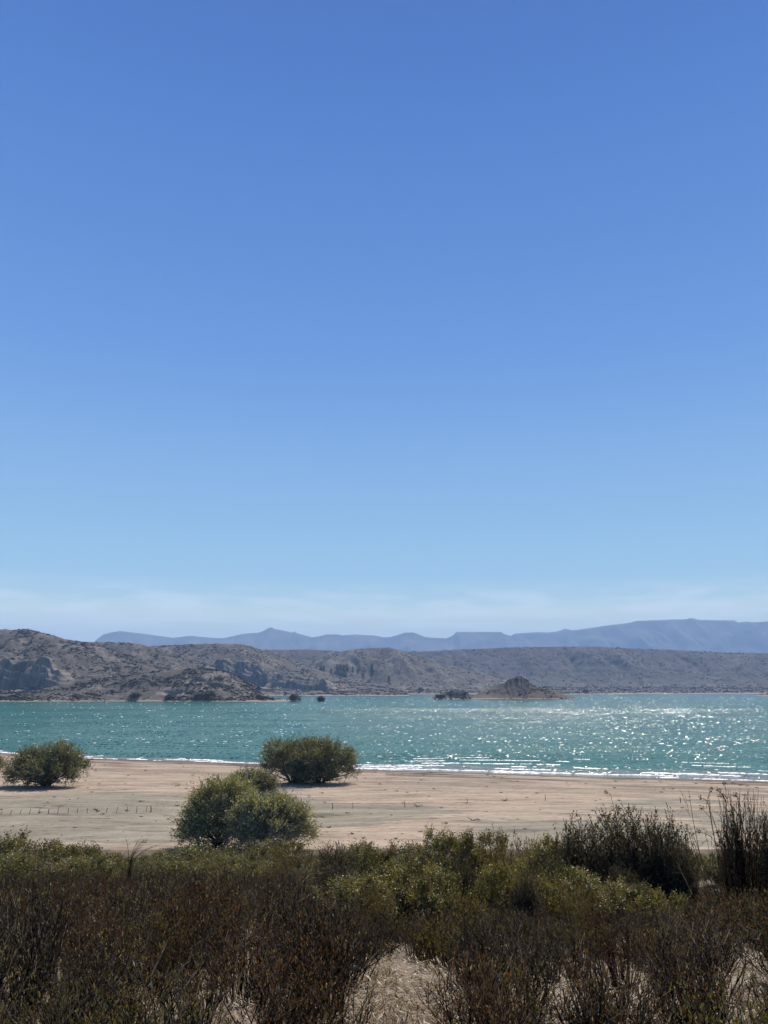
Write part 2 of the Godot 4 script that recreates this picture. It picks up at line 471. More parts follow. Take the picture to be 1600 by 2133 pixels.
func make_hills() -> void:
	make_hill("headland", "low rocky headland sloping down to the lake", [-160, 1452, 0, 1447, 60, 1441, 100, 1432, 150, 1424, 200, 1416, 290, 1405, 340, 1399, 400, 1393, 440, 1394, 480, 1403, 505, 1416, 530, 1434, 548, 1448, 575, 1459, 625, 1463], 682, 770, {"seed": 11.0, "gully": 1.6, "nu": 520, "nv": 120, "carve": 0.6, "scrub": 6075, "size": 0.9, "cliffs": [[352, 395, 0.35, 6.0, 0.05], [400, 500, 0.62, 4.0, 0.05]]})
	make_hill("hill", "steep dark hill with shaded cliffs above the headland", [-260, 1316, -100, 1309, 0, 1312, 60, 1312, 100, 1321, 130, 1330, 170, 1338, 220, 1350, 270, 1367, 320, 1385, 370, 1402, 430, 1425, 500, 1450], 740, 1010, {"seed": 23.0, "gully": 0.6, "carve": 1.6, "nu": 460, "nv": 220, "scrub": 10800, "cliffs": [[-160, 72, 0.40, 40.0, 0.10], [72, 128, 0.42, 18.0, 0.05], [240, 285, 0.50, 19.0, 0.05]]})
	make_hill("hill", "rounded hill behind the steep dark one", [40, 1350, 120, 1338, 200, 1338, 250, 1339, 285, 1341, 310, 1347, 350, 1360, 400, 1376, 460, 1396, 540, 1430], 960, 1220, {"seed": 37.0, "gully": 0.7, "carve": 1.5, "nu": 320, "nv": 120, "scrub": 5400})
	make_hill("mesa", "flat topped hill with a pale cliff band", [180, 1360, 250, 1352, 320, 1346, 380, 1343, 430, 1341, 470, 1341, 500, 1342, 520, 1346, 545, 1355, 575, 1366, 620, 1381, 670, 1398, 720, 1413, 780, 1428, 840, 1440], 1130, 1500, {"seed": 51.0, "gully": 0.6, "flat": 0.2, "carve": 1.4, "nu": 480, "nv": 220, "scrub": 8100, "cliffs": [[440, 560, 0.55, 34.0, 0.05], [560, 690, 0.52, 24.0, 0.06]]})
	make_hill("hill", "far brown ridge between the mesa and the round hill", [380, 1357, 545, 1354, 640, 1353, 690, 1356, 740, 1362, 800, 1380, 880, 1410], 1700, 2100, {"seed": 63.0, "gully": 0.4, "flat": 0.3, "carve": 1.5, "nu": 320, "nv": 100, "scrub": 4050})
	make_hill("hill", "round topped hill with poplars at its foot", [520, 1425, 600, 1392, 660, 1372, 700, 1360, 740, 1352, 780, 1350, 810, 1349, 835, 1355, 870, 1366, 930, 1385, 1000, 1403, 1080, 1422, 1180, 1440], 1340, 1850, {"seed": 71.0, "gully": 0.5, "nu": 420, "nv": 150, "scrub": 6075, "power": 1.4, "flat": 0.45, "carve": 1.5})
	make_hill("ridge", "long flat ridge across the far shore", [560, 1364, 700, 1361, 860, 1358, 900, 1356, 960, 1353, 1080, 1348, 1160, 1347, 1240, 1347, 1300, 1350, 1400, 1354, 1500, 1359, 1620, 1361, 1800, 1364, 2000, 1370], 1460, 2500, {"seed": 87.0, "gully": 0.24, "nu": 620, "nv": 240, "scrub": 14850, "size": 1.3, "power": 1.5, "flat": 0.64, "carve": 1.9, "bare": 0.3, "soil": Color(0.072, 0.066, 0.060)})
	# islet and the rock by the right edge
	make_hill("islet", "small pointed rocky islet in the lake", [890, 1457.5, 960, 1455, 985, 1450, 1010, 1440, 1030, 1430, 1050, 1425, 1065, 1416, 1078, 1411, 1086, 1411, 1100, 1419, 1112, 1431, 1122, 1434, 1130, 1431, 1145, 1433, 1160, 1442, 1180, 1449, 1192, 1456], 800, 832, {"seed": 95.0, "gully": 3.0, "nu": 260, "nv": 60, "scrub": 420, "size": 0.9, "carve": 0.5, "soil": Color(0.082, 0.067, 0.056), "pale": Color(0.135, 0.110, 0.092)})
	make_hill("islet", "low dark rock rising from the lake", [1565, 1451, 1580, 1448, 1600, 1445, 1640, 1444, 1680, 1450], 1080, 1110, {"seed": 99.0, "gully": 3.0, "nu": 60, "nv": 20, "scrub": 50, "carve": 0.5, "soil": Color(0.107, 0.090, 0.082), "pale": Color(0.164, 0.139, 0.123)})
	# mountains far off
	var pts := [-500, 1352, 100, 1352, 190, 1346, 200, 1337, 206, 1328, 215, 1321, 235, 1316, 250, 1314, 275, 1317, 310, 1321, 360, 1328, 385, 1325, 400, 1324, 440, 1328, 465, 1329, 505, 1320, 540, 1317, 553, 1312, 558, 1308, 566, 1306, 573, 1310, 580, 1311, 610, 1317, 614, 1315, 620, 1319, 650, 1327, 665, 1325, 680, 1321, 705, 1321, 712, 1323, 740, 1321, 780, 1323, 800, 1327, 815, 1326, 845, 1317, 862, 1317, 885, 1326, 900, 1328, 930, 1329, 940, 1325, 947, 1320, 950, 1316, 1045, 1316, 1049, 1320, 1065, 1324, 1070, 1320, 1090, 1318, 1120, 1316, 1140, 1317, 1165, 1314, 1177, 1309, 1190, 1312, 1200, 1312, 1260, 1303, 1310, 1297, 1325, 1293, 1400, 1290, 1425, 1290, 1440, 1287, 1458, 1291, 1530, 1292, 1537, 1296, 1555, 1294, 1570, 1296, 1600, 1294, 1800, 1300, 2100, 1325]
	var sky := []
	for k in range(0, pts.size(), 2):
		var w := at(pts[k], pts[k + 1], 9500.0)
		sky.append(w.x); sky.append(w.y)
	var mpos := func(a: int, b: int) -> Vector3:
		var x := lerpf(sky[0], sky[sky.size() - 2], a / 1700.0)
		var t := b / 46.0
		var d := lerpf(7200.0, 9500.0, t) if b <= 46 else 9500.0 + (b - 46) * 120.0
		var s := curve(sky, x)
		var g := absf(nb.get_noise_2d(x * 0.07, d * 0.028))
		var y := s * (pow(t, 1.3) - 0.25 * (0.4 - g) * 4.0 * t * (1.0 - t)) if t <= 1.0 else s - (d - 9500.0) * 0.5
		return Vector3(x, y - 2.0, -d)
	var mcol := func(p: Vector3) -> Color:
		return Color(0.107, 0.090, 0.078).lerp(Color(0.180, 0.152, 0.131), clampf(0.5 + 1.2 * nr.get_noise_2d(p.x * 0.04, p.z * 0.04), 0, 1))
	var mo := top("mountain_range", sheet(1700, 54, mpos, mcol, M.mountain))
	tag(mo, "blue hazy mountain range with a flat table mountain", "", "", "structure")
func scatter_scrub() -> void:
	# one low cushion of twigs and leaves, scattered over all the hills
	rng.seed = 5001
	var g := Geo.new()
	for k in 26:
		var p := on_ball()
		p.y = absf(p.y)
		var dir := (p + Vector3(0, 0.5, 0)).normalized()
		g.leaf(p * 0.55 + Vector3(0, -0.12, 0), dir, aside(dir), rnd(0.5, 0.8), rnd(0.18, 0.30), Color(1, 1, 1) if k % 3 else Color(1.3, 1.2, 1.0))
	var cushion := g.mesh(M.leaf_far)
	var places := []
	var tints := []
	for h in hills:
		var made := 0
		var tries := 0
		while made < h.n and tries < h.n * 4:
			tries += 1
			var d: float = lerpf(h.front, h.ridge + 8.0, pow(rng.randf(), 0.9))
			var x := rnd(h.x0, h.x1)
			var keep := 0.45 + 1.5 * na.get_noise_2d(x * 0.9 + 500.0, d * 0.9) + 0.7 * nr.get_noise_2d(x * 0.9, d * 0.9)
			if rng.randf() > keep: continue
			if absf(x / d) > 0.56: 
				made += 1
				continue
			var y := hill_y(h, x, d)
			if y < 0.5: continue
			var s: float = (0.35 + 0.75 * pow(rng.randf(), 2.0)) * h.size * (1.0 + d / 2600.0)
			if rng.randf() < 0.06: s *= 1.7
			places.append(Transform3D(Basis(Vector3.UP, rnd(0, TAU)).scaled_local(Vector3(s * 1.15, s * 0.85, s * 1.15)), Vector3(x, y, -d)))
			tints.append(Color(0.038, 0.036, 0.028).lerp(Color(0.078, 0.070, 0.054), rng.randf()))
			made += 1
	many("steppe_scrub", cushion, places, tints, "low dark cushion scrub dotted over the far hills")

# ------------------------------------------------------------------ trees
# crown of leaf sprays through a set of lobes [centre, radii]
func crown_mesh(lobes: Array, count: int, l: float, w: float, c0: Color, c1: Color, hang := 0.0) -> ArrayMesh:
	var g := Geo.new()
	var total := 0.0
	for b in lobes: total += b[1].x * b[1].y + b[1].x * b[1].z
	for b in lobes:
		var here := int(count * (b[1].x * b[1].y + b[1].x * b[1].z) / total)
		var clumps := []
		for k in 22:
			var cu := on_ball()
			if cu.y < -0.45: cu.y = -cu.y
			var cr := rnd(0.45, 1.0)
			clumps.append([b[0] + Vector3(cu.x * b[1].x, cu.y * b[1].y, cu.z * b[1].z) * cr, b[1] * rnd(0.2, 0.4), cu, rnd(0.75, 1.2)])
		for k in here / 14:
			var cl: Array = clumps[rng.randi() % clumps.size()]
			var u := on_ball()
			var p: Vector3 = cl[0] + Vector3(u.x * cl[1].x, u.y * cl[1].y, u.z * cl[1].z) * pow(rng.randf(), 0.4)
			var out: Vector3 = (u * 0.6 + cl[2] * 0.8 + Vector3(rnd(-0.6, 0.6), rnd(-0.3, 0.8) - hang, rnd(-0.6, 0.6))).normalized()
			var tone := shade(c0.lerp(c1, rng.randf()), cl[3])
			var reach := l * rnd(0.2, 0.42)
			for q in 14:
				var pp := p + out * (reach * q) * rnd(0.6, 1.0) + Vector3(rnd(-1, 1), rnd(-1, 1), rnd(-1, 1)) * l * 0.45
				var dir := (out + Vector3(rnd(-1, 1), rnd(-0.8, 1.0), rnd(-1, 1)) * 0.9).normalized()
				g.leaf(pp, dir, aside(dir), l * rnd(0.6, 1.2), w * rnd(0.6, 1.1), shade(tone, rnd(0.6, 1.5)))
	return g.mesh(M.leaf)
func limbs_mesh(lobes: Array, foot: Vector3, r: float, each: int, col: Color) -> ArrayMesh:
	var g := Geo.new()
	for b in lobes:
		for k in each:
			var u := on_ball()
			var end: Vector3 = b[0] + Vector3(u.x * b[1].x, u.y * b[1].y, u.z * b[1].z) * 0.85
			var start := foot + Vector3(rnd(-1, 1), 0, rnd(-1, 1)) * r * 3.0
			var m := start.lerp(end, 0.5) + Vector3(rnd(-1, 1), rnd(-0.2, 0.6), rnd(-1, 1)) * 0.12 * start.distance_to(end)
			g.tube([start + Vector3(0, -0.15, 0), start.lerp(m, 0.5) + Vector3(rnd(-0.1, 0.1), 0.1, 0), m, m.lerp(end, 0.5) + Vector3(rnd(-0.1, 0.1), 0.05, 0), end], r * rnd(0.5, 1.0), r * 0.12, 5, shade(col, rnd(0.7, 1.2)))
	return g.mesh(M.bark)
func make_willow(label: String, px: float, foot_py: float, lobes_px: Array, count: int, l: float, seed_: int, c0: Color, c1: Color, foot_px := [], deep := 0.8) -> void:
	# lobes_px: [centre x, centre y, half width, half height (picture units at the tree's distance), set back in metres]
	rng.seed = seed_
	var w := on_level(px, foot_py, 0.35)
	var d := -w.z
	w.y = ground_y(w.x, d)
	var u := d / FOCAL * 1.03
	var lobes := []
	for b in lobes_px:
		var c := at(b[0], b[1], d) - w
		c.z = -b[4]
		lobes.append([c, Vector3(b[2] * u, b[3] * u, b[2] * u * deep)])
	var o := base("willow_tree", w)
	tag(o, label, "tree", "willows on the beach")
	var feet := foot_px if foot_px.size() else [px]
	var g := Geo.new()
	for f in feet:
		part("trunk", limbs_mesh(lobes, Vector3(at(f, foot_py, d).x - w.x, 0, 0), 0.11, maxi(3, 14 / (lobes.size() * feet.size())), Color(0.090, 0.074, 0.061)), o)
	part("crown", crown_mesh(lobes, count, l, l * 0.16, c0, c1), o)
func make_trees() -> void:
	var g0 := Color(0.086, 0.094, 0.059)
	var g1 := Color(0.176, 0.180, 0.119)
	make_willow("round willow standing alone on the sand with a bare shadow beside it", 97, 1637, [[104, 1582, 46, 22, 0], [72, 1594, 42, 24, 1], [132, 1594, 38, 26, 0], [34, 1606, 26, 17, 0.5], [70, 1612, 42, 18, -1], [110, 1610, 50, 20, -1.5], [148, 1607, 26, 18, 0], [130, 1617, 30, 13, -1], [88, 1623, 40, 9, -1], [56, 1620, 24, 8, -0.5]], 38000, 0.30, 6001, g0, g1)
	make_willow("broad dense willow with an arched crown near the waterline", 640, 1628, [[592, 1577, 42, 21, 0], [640, 1572, 50, 20, 1], [685, 1576, 42, 22, 0], [568, 1590, 24, 18, 0], [590, 1600, 40, 17, -1], [640, 1598, 56, 24, -1.5], [700, 1596, 38, 24, -0.5], [722, 1607, 20, 14, 0], [680, 1612, 40, 14, -1], [606, 1614, 34, 11, -1], [650, 1619, 36, 8, -1]], 46000, 0.30, 6002, g0, g1, [608, 668])
	make_willow("small grey green willow behind the two leafy ones", 530, 1668, [[522, 1630, 36, 15, 0], [548, 1640, 28, 18, 0], [503, 1640, 22, 16, 0], [565, 1655, 14, 10, 0], [530, 1650, 36, 14, -0.5]], 16000, 0.24, 6003, Color(0.094, 0.102, 0.072), Color(0.168, 0.172, 0.127))
	make_willow("tall light green willow leaning over the edge of the scrub", 455, 1768, [[470, 1656, 40, 22, 0], [436, 1676, 36, 28, 0], [410, 1706, 26, 26, 0], [496, 1672, 34, 28, 0.5], [450, 1706, 46, 34, -0.5], [398, 1738, 22, 20, 0], [500, 1720, 50, 36, 0.5], [430, 1740, 50, 24, -1]], 34000, 0.22, 6004, Color(0.145, 0.158, 0.085), Color(0.30, 0.30, 0.18))
	make_willow("spreading light green willow with silvery leaves at the scrub's edge", 580, 1772, [[552, 1684, 42, 20, -1], [590, 1692, 38, 22, -1], [530, 1706, 40, 26, -1.5], [580, 1720, 46, 34, -2], [618, 1716, 28, 28, -1], [636, 1746, 18, 20, -0.5], [545, 1744, 50, 26, -2]], 34000, 0.22, 6005, Color(0.165, 0.172, 0.112), Color(0.32, 0.325, 0.23))
	make_willow("small round bush beside the lone willow", -6, 1605, [[-4, 1597, 12, 7, 0], [-16, 1595, 10, 7, 0]], 3000, 0.3, 6006, g0, g1)
	# bushes on the far shore and the islet
	for b in [[281, 1460, 11, 6, "grey round bush on the far shore under the headland"], [353, 1459, 7, 4, "small low bush at the headland's foot"], [412, 1459, 9, 4, "low wide bush at the headland's foot beside a dark round one"], [436, 1461, 13, 7, "dark round bush on the narrow sand under the headland"], [612, 1458, 12, 6, "dark round bush alone on the sand spit"], [668, 1454, 5, 3, "tiny bush at the tip of the sand spit"]]:
		far_bush(b[0], b[1], b[2], b[3], b[4], 690.0, "bushes along the far shore")
	for b in [[916, 1456, 9, 4, "low bush at the end of the islet's sand bar"], [940, 1457, 15, 8, "dark bushy thicket on the islet's sand bar"], [965, 1457, 15, 8, "rounded dark thicket at the foot of the islet's slope"]]:
		far_bush(b[0], b[1], b[2], b[3], b[4], 799.0, "bushes along the far shore")
	for b in [[875, 1446, 8, 4, "faint bush on the far flat shore beyond the islet"], [1220, 1444, 6, 4, "faint little bush on the far flat shore below the ridge"]]:
		far_bush(b[0], b[1], b[2], b[3], b[4], 1440.0, "bushes along the far shore")
	# poplars at the foot of the round hill
	rng.seed = 6100
	var kinds := []
	for k in 3:
		var lobes := [[Vector3(0, 4.5, 0), Vector3(1.8, 4.2, 1.8)], [Vector3(0.2, 10, 0), Vector3(2.0, 6.5, 2.0)], [Vector3(0, 16, 0.1), Vector3(1.2, 5.0, 1.2)]]
		kinds.append([limbs_mesh(lobes, Vector3.ZERO, 0.35, 2, Color(0.098, 0.082, 0.066)), crown_mesh(lobes, 2600, 1.0, 0.25, Color(0.029, 0.037, 0.023), Color(0.066, 0.074, 0.041), -0.9)])
	var k := 0
	for p in [[668, 1402, 14, 1.3], [674, 1402, 13, 1.3], [690, 1406, 12, 0.9], [702, 1401, 15, 1.4], [709, 1402, 16, 1.4], [716, 1402, 16, 1.4], [723, 1402, 15, 1.4], [735, 1403, 12, 1.1], [745, 1405, 11, 1.0], [756, 1416, 17, 0.9], [774, 1416, 27, 0.9], [810, 1427, 18, 0.9]]:
		var h: Dictionary = hills[5]
		var where := Vector3.ZERO
		for step in 260:
			var d := 1340.0 + step * 2.0
			var q := at(p[0], p[1], d)
			where = Vector3(q.x, hill_y(h, q.x, d), -d)
			if where.y >= q.y: break
		var tall: float = p[2] * -where.z / FOCAL / 20.0
		var o := base("poplar_tree", where + Vector3(0, -0.4, 0), k * 1.3, Vector3(tall * p[3], tall, tall * p[3]))
		var s := "slim dark poplar in the row at the round hill's foot"
		if p[0] > 800: s = "lone dark poplar far from the row"
		elif p[0] == 774: s = "tallest slim poplar, at the open end of the row"
		elif p[0] > 698 and p[0] < 728: s = "dark poplar packed in the dense clump at the hill's foot"
		tag(o, s, "tree", "poplars at the foot of the round hill")
		part("trunk", kinds[k % 3][0], o); part("crown", kinds[k % 3][1], o)
		k += 1
func far_bush(px: float, py: float, half: float, tall: float, label: String, d: float, group: String) -> void:
	rng.seed = 6200 + int(px)
	var w := at(px, py, d)
	var low := 99.0
	for h in hills:
		if w.x > h.x0 and w.x < h.x1 and d >= h.front - 2.0 and d < h.ridge: low = hill_y(h, w.x, d)
	w.y = clampf(low if low < 90.0 else 0.0, 0.0, 3.0)
	var u := d / FOCAL * 1.15
	var o := base("shore_bush", w)
	tag(o, label, "bush", group)
	var lobes := [[Vector3(-half * u * 0.4, tall * u * 0.55, 0), Vector3(half * u * 0.55, tall * u * 0.75, half * u * 0.5)], [Vector3(half * u * 0.4, tall * u * 0.55, 0), Vector3(half * u * 0.55, tall * u * 0.75, half * u * 0.5)], [Vector3(0, tall * u * 0.8, 0), Vector3(half * u * 0.6, tall * u * 0.8, half * u * 0.5)]]
	part("stem", limbs_mesh(lobes, Vector3.ZERO, 0.2, 4, Color(0.074, 0.061, 0.049)), o)
	part("foliage", crown_mesh(lobes, 3600, 0.6, 0.22, Color(0.025, 0.030, 0.020), Color(0.061, 0.066, 0.041)), o)

# ------------------------------------------------------------------ posts and driftwood
func make_posts() -> void:
	rng.seed = 7001
	# foot x, foot y, top x, top y (picture), thickness in metres
	var list := [[1, 1697, 5, 1690, 1], [20, 1697, 25.5, 1687.5, 1], [41, 1696, 45, 1686, 1], [61, 1696, 64.5, 1684, 1], [80.5, 1696, 84, 1683, 1], [101, 1695, 102, 1685.5, 2], [120, 1695, 122.5, 1682, 1], [142, 1694.5, 143, 1683, 1], [160.5, 1694, 163, 1683, 1], [181, 1694, 183, 1683, 1], [201.5, 1692.5, 203, 1683, 1], [221, 1693, 224.5, 1682, 1], [242.5, 1692.5, 245.5, 1681, 1], [264.5, 1692, 266, 1680, 1], [284.5, 1692.5, 286, 1680, 1], [304, 1691, 306.5, 1679, 1], [315, 1692, 314.5, 1679, 3], [646, 1685, 646, 1674, 1], [693, 1686, 692.5, 1672, 2], [735, 1684, 735, 1672, 1], [844, 1682, 842.5, 1669, 2], [975, 1670, 972, 1661, 1], [1136, 1667, 1136, 1655, 2], [1418, 1671, 1416.5, 1660, 3]]
	var n := 0
	for p in list:
		var f := on_level(p[0], p[1], 0.45)
		f.y = ground_y(f.x, -f.z)
		f = on_level(p[0], p[1], f.y)
		var t := at(p[2], p[3], -f.z)
		var mid := f.lerp(t, 0.5) + Vector3(rnd(-0.012, 0.012), 0, 0)
		var g := Geo.new()
		var r: float = 0.013 + 0.010 * p[4]
		g.tube([Vector3(0, -0.2, 0), mid - f, t - f, t - f + Vector3(0, 0.004, 0)], r, r * 0.8, 6, Color(0.095, 0.080, 0.068))
		var called := "fence_post" if p[0] < 316 else "stake"
		var o := top(called, g.mesh(M.wood))
		o.position = f
		var s := "thin leaning fence stake sunk in the grey sand"
		var gr := "row of thin fence stakes on the beach"
		if p[0] == 101: s = "sturdier short post within the row of thin leaning stakes"
		elif p[0] == 315: s = "thick upright end post of the row of leaning stakes"
		elif p[0] > 1400: s = "crooked dark post alone on the sand beyond the big dark shrub"; gr = "single stakes on the beach"
		elif p[0] > 1100: s = "upright stake alone on bare pinkish sand"; gr = "single stakes on the beach"
		elif p[0] > 960: s = "short stick tilted back, stuck in the open sand"; gr = "single stakes on the beach"
		elif p[0] > 800: s = "dark stake beside a bit of driftwood on grey silt"; gr = "single stakes on the beach"
		elif p[0] > 600: s = ["thin stake close beside the leafy willow", "dark stake standing between two thin ones", "thin stake on grey silt next to a dark one"][n]; gr = "single stakes on the beach"; n += 1
		tag(o, s, "post", gr)
	for p in [[870, 1680, 0.7, "forked bit of driftwood beside a dark stake"], [1052, 1667, 0.5, "bent stick lying on open tan sand"], [985, 1711, 0.6, "dark twigs lying on pale sand near the scrub"], [205, 1693, 0.8, "tangle of dry twigs at the foot of the fence row"], [368, 1681, 0.3, "lone dark stub of wood on grey silt"], [222, 1464, 3.0, "bare dead branch standing in the far shallows"]]:
		var f := on_level(p[0], p[1], 0.35)
		f.y = maxf(ground_y(f.x, -f.z), -0.3)
		var g := Geo.new()
		for k in 5:
			var dir: Vector3 = Vector3(rnd(-1, 1), rnd(0.1, 0.5), rnd(-0.4, 0.4)) * p[2]
			g.tube([Vector3(0, -0.03, 0), dir * 0.5 + Vector3(0, 0.03, 0), dir + Vector3(0, rnd(-0.05, 0.1), 0)], 0.035 * (0.6 + p[2] * 0.5), 0.012, 5, Color(0.074, 0.061, 0.049))
		var o := top("driftwood", g.mesh(M.wood))
		o.position = f
		tag(o, p[3], "driftwood", "driftwood on the sand")

func make_debris() -> void:
	rng.seed = 7100
	var g := Geo.new()
	for k in 9:
		var dir := Vector3(rnd(-1, 1), rnd(0.0, 0.35), rnd(-1, 1)).normalized()
		g.tube([Vector3(rnd(-0.2, 0.2), 0.0, rnd(-0.2, 0.2)), Vector3(rnd(-0.2, 0.2), 0.05, rnd(-0.2, 0.2)) + dir * 0.2], 0.022, 0.008, 4, Color(0.8, 0.8, 0.8))
	var twigs := g.mesh(M.wood)
	var places := []
	var tints := []
	for k in 2600:
		var d := 64.0 + 66.0 * rng.randf()
		var x := rnd(-1, 1) * d * 0.56
		var left := shore_depth(x) - d
		if left < 1.5: continue
		var near_line := exp(-absf(left - 5.0 - 4.0 * nb.get_noise_2d(x * 0.05, 3.0)) / 1.2)
		if rng.randf() > 0.16 + near_line + maxf(0.0, na.get_noise_2d(x * 3.0, d * 8.0)) * 0.8: continue
		var s := 0.25 + 0.9 * pow(rng.randf(), 3.0)
		places.append(Transform3D(Basis(Vector3.UP, rnd(0, TAU)).scaled_local(Vector3(s, s * 0.7, s)), Vector3(x, ground_y(x, d), -d)))
		tints.append(Color(0.07, 0.055, 0.045).lerp(Color(0.16, 0.13, 0.10), rng.randf()))
	many("beach_debris", twigs, places, tints, "small dark twigs and weed scattered over the sand")

# ------------------------------------------------------------------ scrub on the slope
# one shrub: many thin upright stems with side twigs; leaves on the upper part
func shrub(stems: int, tall: float, spread: float, leaves: int, ll: float, lw: float, bark: Array, tints: Array, opt := {}) -> Array:
	var gb := Geo.new()
	var gl := Geo.new()
	var bare: float = opt.get("bare", 0.35)
	var twigs: int = opt.get("twigs", 4)
	var thick: float = opt.get("thick", 0.0055)
	var curl: float = opt.get("curl", 0.25)
	var upward: float = opt.get("up", 0.0)
	for k in stems:
		var a := rnd(0, TAU)
		var out := sqrt(rng.randf())
		var foot := Vector3(cos(a), 0, sin(a)) * out * spread * rnd(0.15, 0.45)
		var h := tall * rnd(0.62, 1.05) * (1.0 - 0.28 * out * out)
		var lean := Vector3(cos(a), 0, sin(a)) * spread * out * rnd(0.5, 0.95)
		var pts := []
		var ph := rnd(0, TAU)
		for q in 6:
			var t := q / 5.0
			pts.append(foot + Vector3(0, -0.06 + h * t, 0) + lean * pow(t, 1.25) + Vector3(cos(ph + q * 1.9), 0, sin(ph + q * 1.3)) * 0.035 * tall * t * (1 + curl))
		var bc: Color = bark[rng.randi() % bark.size()]
		gb.tube(pts, thick * rnd(0.7, 1.4), thick * 0.28, 3, shade(bc, rnd(0.7, 1.3)))
		var ends := [pts]
		for q in twigs:
			var t := rnd(bare, 0.92)
			var i0 := mini(int(t * 5.0), 4)
			var p: Vector3 = pts[i0].lerp(pts[i0 + 1], t * 5.0 - i0)
			var dir := (Vector3(rnd(-1, 1), rnd(0.5, 1.6), rnd(-1, 1))).normalized() * tall * rnd(0.10, 0.26) * (1.15 - t * 0.5)
			var tw := [p, p + dir * 0.55 + Vector3(rnd(-1, 1), 0, rnd(-1, 1)) * 0.012, p + dir]
			gb.tube(tw, thick * 0.42, thick * 0.16, 3, shade(bc, rnd(0.8, 1.4)))
			ends.append(tw)
		var per := leaves / stems
		for q in per:
			var e: Array = ends[rng.randi() % ends.size()]
			var m := e.size() - 1
			var t := rnd(bare, 1.0) if m == 5 else rnd(0.1, 1.0)
			t = pow(t, 0.8)
			var i0 := mini(int(t * m), m - 1)
			var p: Vector3 = e[i0].lerp(e[i0 + 1], t * m - i0)
			var dir := Vector3(rnd(-1, 1), rnd(-0.1, 1.5) + upward, rnd(-1, 1)).normalized()
			gl.leaf(p, dir, aside(dir), ll * rnd(0.6, 1.3), lw * rnd(0.6, 1.2), shade(tints[rng.randi() % tints.size()], rnd(0.7, 1.5)) if rng.randf() > 0.07 else shade(Color(0.25, 0.225, 0.18), rnd(0.6, 1.3)))  # a few random straw-pale leaves, with the brightness of sunlit tips in their colour
	return [gb.mesh(M.bark), gl.mesh(M.leaf)]
# dome of small leaves over a lattice of stems
func dome(tall: float, wide: float, leaves: int, ll: float, lw: float, bark: Array, tints: Array, lumps := 7) -> Array:
	var lobes := [[Vector3(0, tall * 0.5, 0), Vector3(wide * 0.75, tall * 0.45, wide * 0.75)]]
	for k in lumps:
		var a := k * TAU / lumps + rnd(-0.4, 0.4)
		var r := wide * rnd(0.35, 0.62)
		var s := rnd(0.30, 0.46)
		lobes.append([Vector3(cos(a) * r, tall * rnd(0.3, 0.62), sin(a) * r), Vector3(wide * s, tall * s * 0.95, wide * s)])
	lobes.append([Vector3(rnd(-0.2, 0.2), tall * 0.68, rnd(-0.2, 0.2)), Vector3(wide * 0.4, tall * 0.32, wide * 0.4)])
	var gb := Geo.new()
	var gl := Geo.new()
	for k in 90:
		var b: Array = lobes[rng.randi() % lobes.size()]
		var u := on_ball()
		var end: Vector3 = b[0] + Vector3(u.x * b[1].x, absf(u.y) * b[1].y, u.z * b[1].z) * rnd(0.9, 1.12)
		var foot := Vector3(end.x * 0.25, -0.05, end.z * 0.25)
		var m := foot.lerp(end, 0.55) + Vector3(rnd(-1, 1), rnd(0, 1), rnd(-1, 1)) * 0.06 * tall
		gb.tube([foot, m, end], 0.010, 0.003, 3, shade(bark[rng.randi() % bark.size()], rnd(0.7, 1.3)))
	var clumps := []
	for k in 44:
		var b: Array = lobes[rng.randi() % lobes.size()]
		var cu := on_ball()
		if cu.y < -0.2: cu.y = -cu.y
		clumps.append([b[0] + Vector3(cu.x * b[1].x, cu.y * b[1].y, cu.z * b[1].z) * rnd(0.6, 1.08), rnd(0.08, 0.2) * wide, cu, shade(tints[rng.randi() % tints.size()], rnd(0.65, 1.25))])
	for k in leaves / 9:
		var cl: Array = clumps[rng.randi() % clumps.size()]
		var p: Vector3 = cl[0] + on_ball() * cl[1] * pow(rng.randf(), 0.45)
		if p.y < 0.05: continue
		var out: Vector3 = (cl[2] * 0.8 + Vector3(rnd(-0.8, 0.8), rnd(-0.1, 1.0), rnd(-0.8, 0.8))).normalized()
		var reach := ll * rnd(0.3, 0.7)
		for q in 9:
			var dir := (out * 0.7 + Vector3(rnd(-1, 1), rnd(-0.8, 0.9), rnd(-1, 1))).normalized()
			gl.leaf(p + out * (reach * q) + on_ball() * ll * 0.4, dir, aside(dir), ll * rnd(0.6, 1.2), lw * rnd(0.7, 1.2), shade(cl[3], rnd(0.65, 1.4)))
	return [gb.mesh(M.bark), gl.mesh(M.leaf)]
func plant(called: String, kind: Array, label: String, category: String, group: String, where: Vector3, turn: float, size: Vector3) -> Node3D:
	var o := base(called, where, turn, size)
	tag(o, label, category, group)
	part("branchwork", kind[0], o)
	part("foliage", kind[1], o)
	return o
var open_spots := []
func open_here(x: float, d: float) -> bool:
	for s in open_spots:
		if Vector2((x - s[0]) / s[2], (d - s[1]) / s[3]).length() < 1.0 + 0.35 * nr.get_noise_2d(x * 20.0, d * 20.0): return true
	return false
func find_ground(px: float, py: float) -> Vector3:     # where the sight line at (px, py) meets the slope
	var r := ray(px, py)
	var t := 3.0
	while t < 70.0:
		var p := EYE + r * t
		if p.y <= ground_y(p.x, -p.z): return Vector3(p.x, ground_y(p.x, -p.z), p.z)
		t += 0.05
	return EYE + r * 60.0
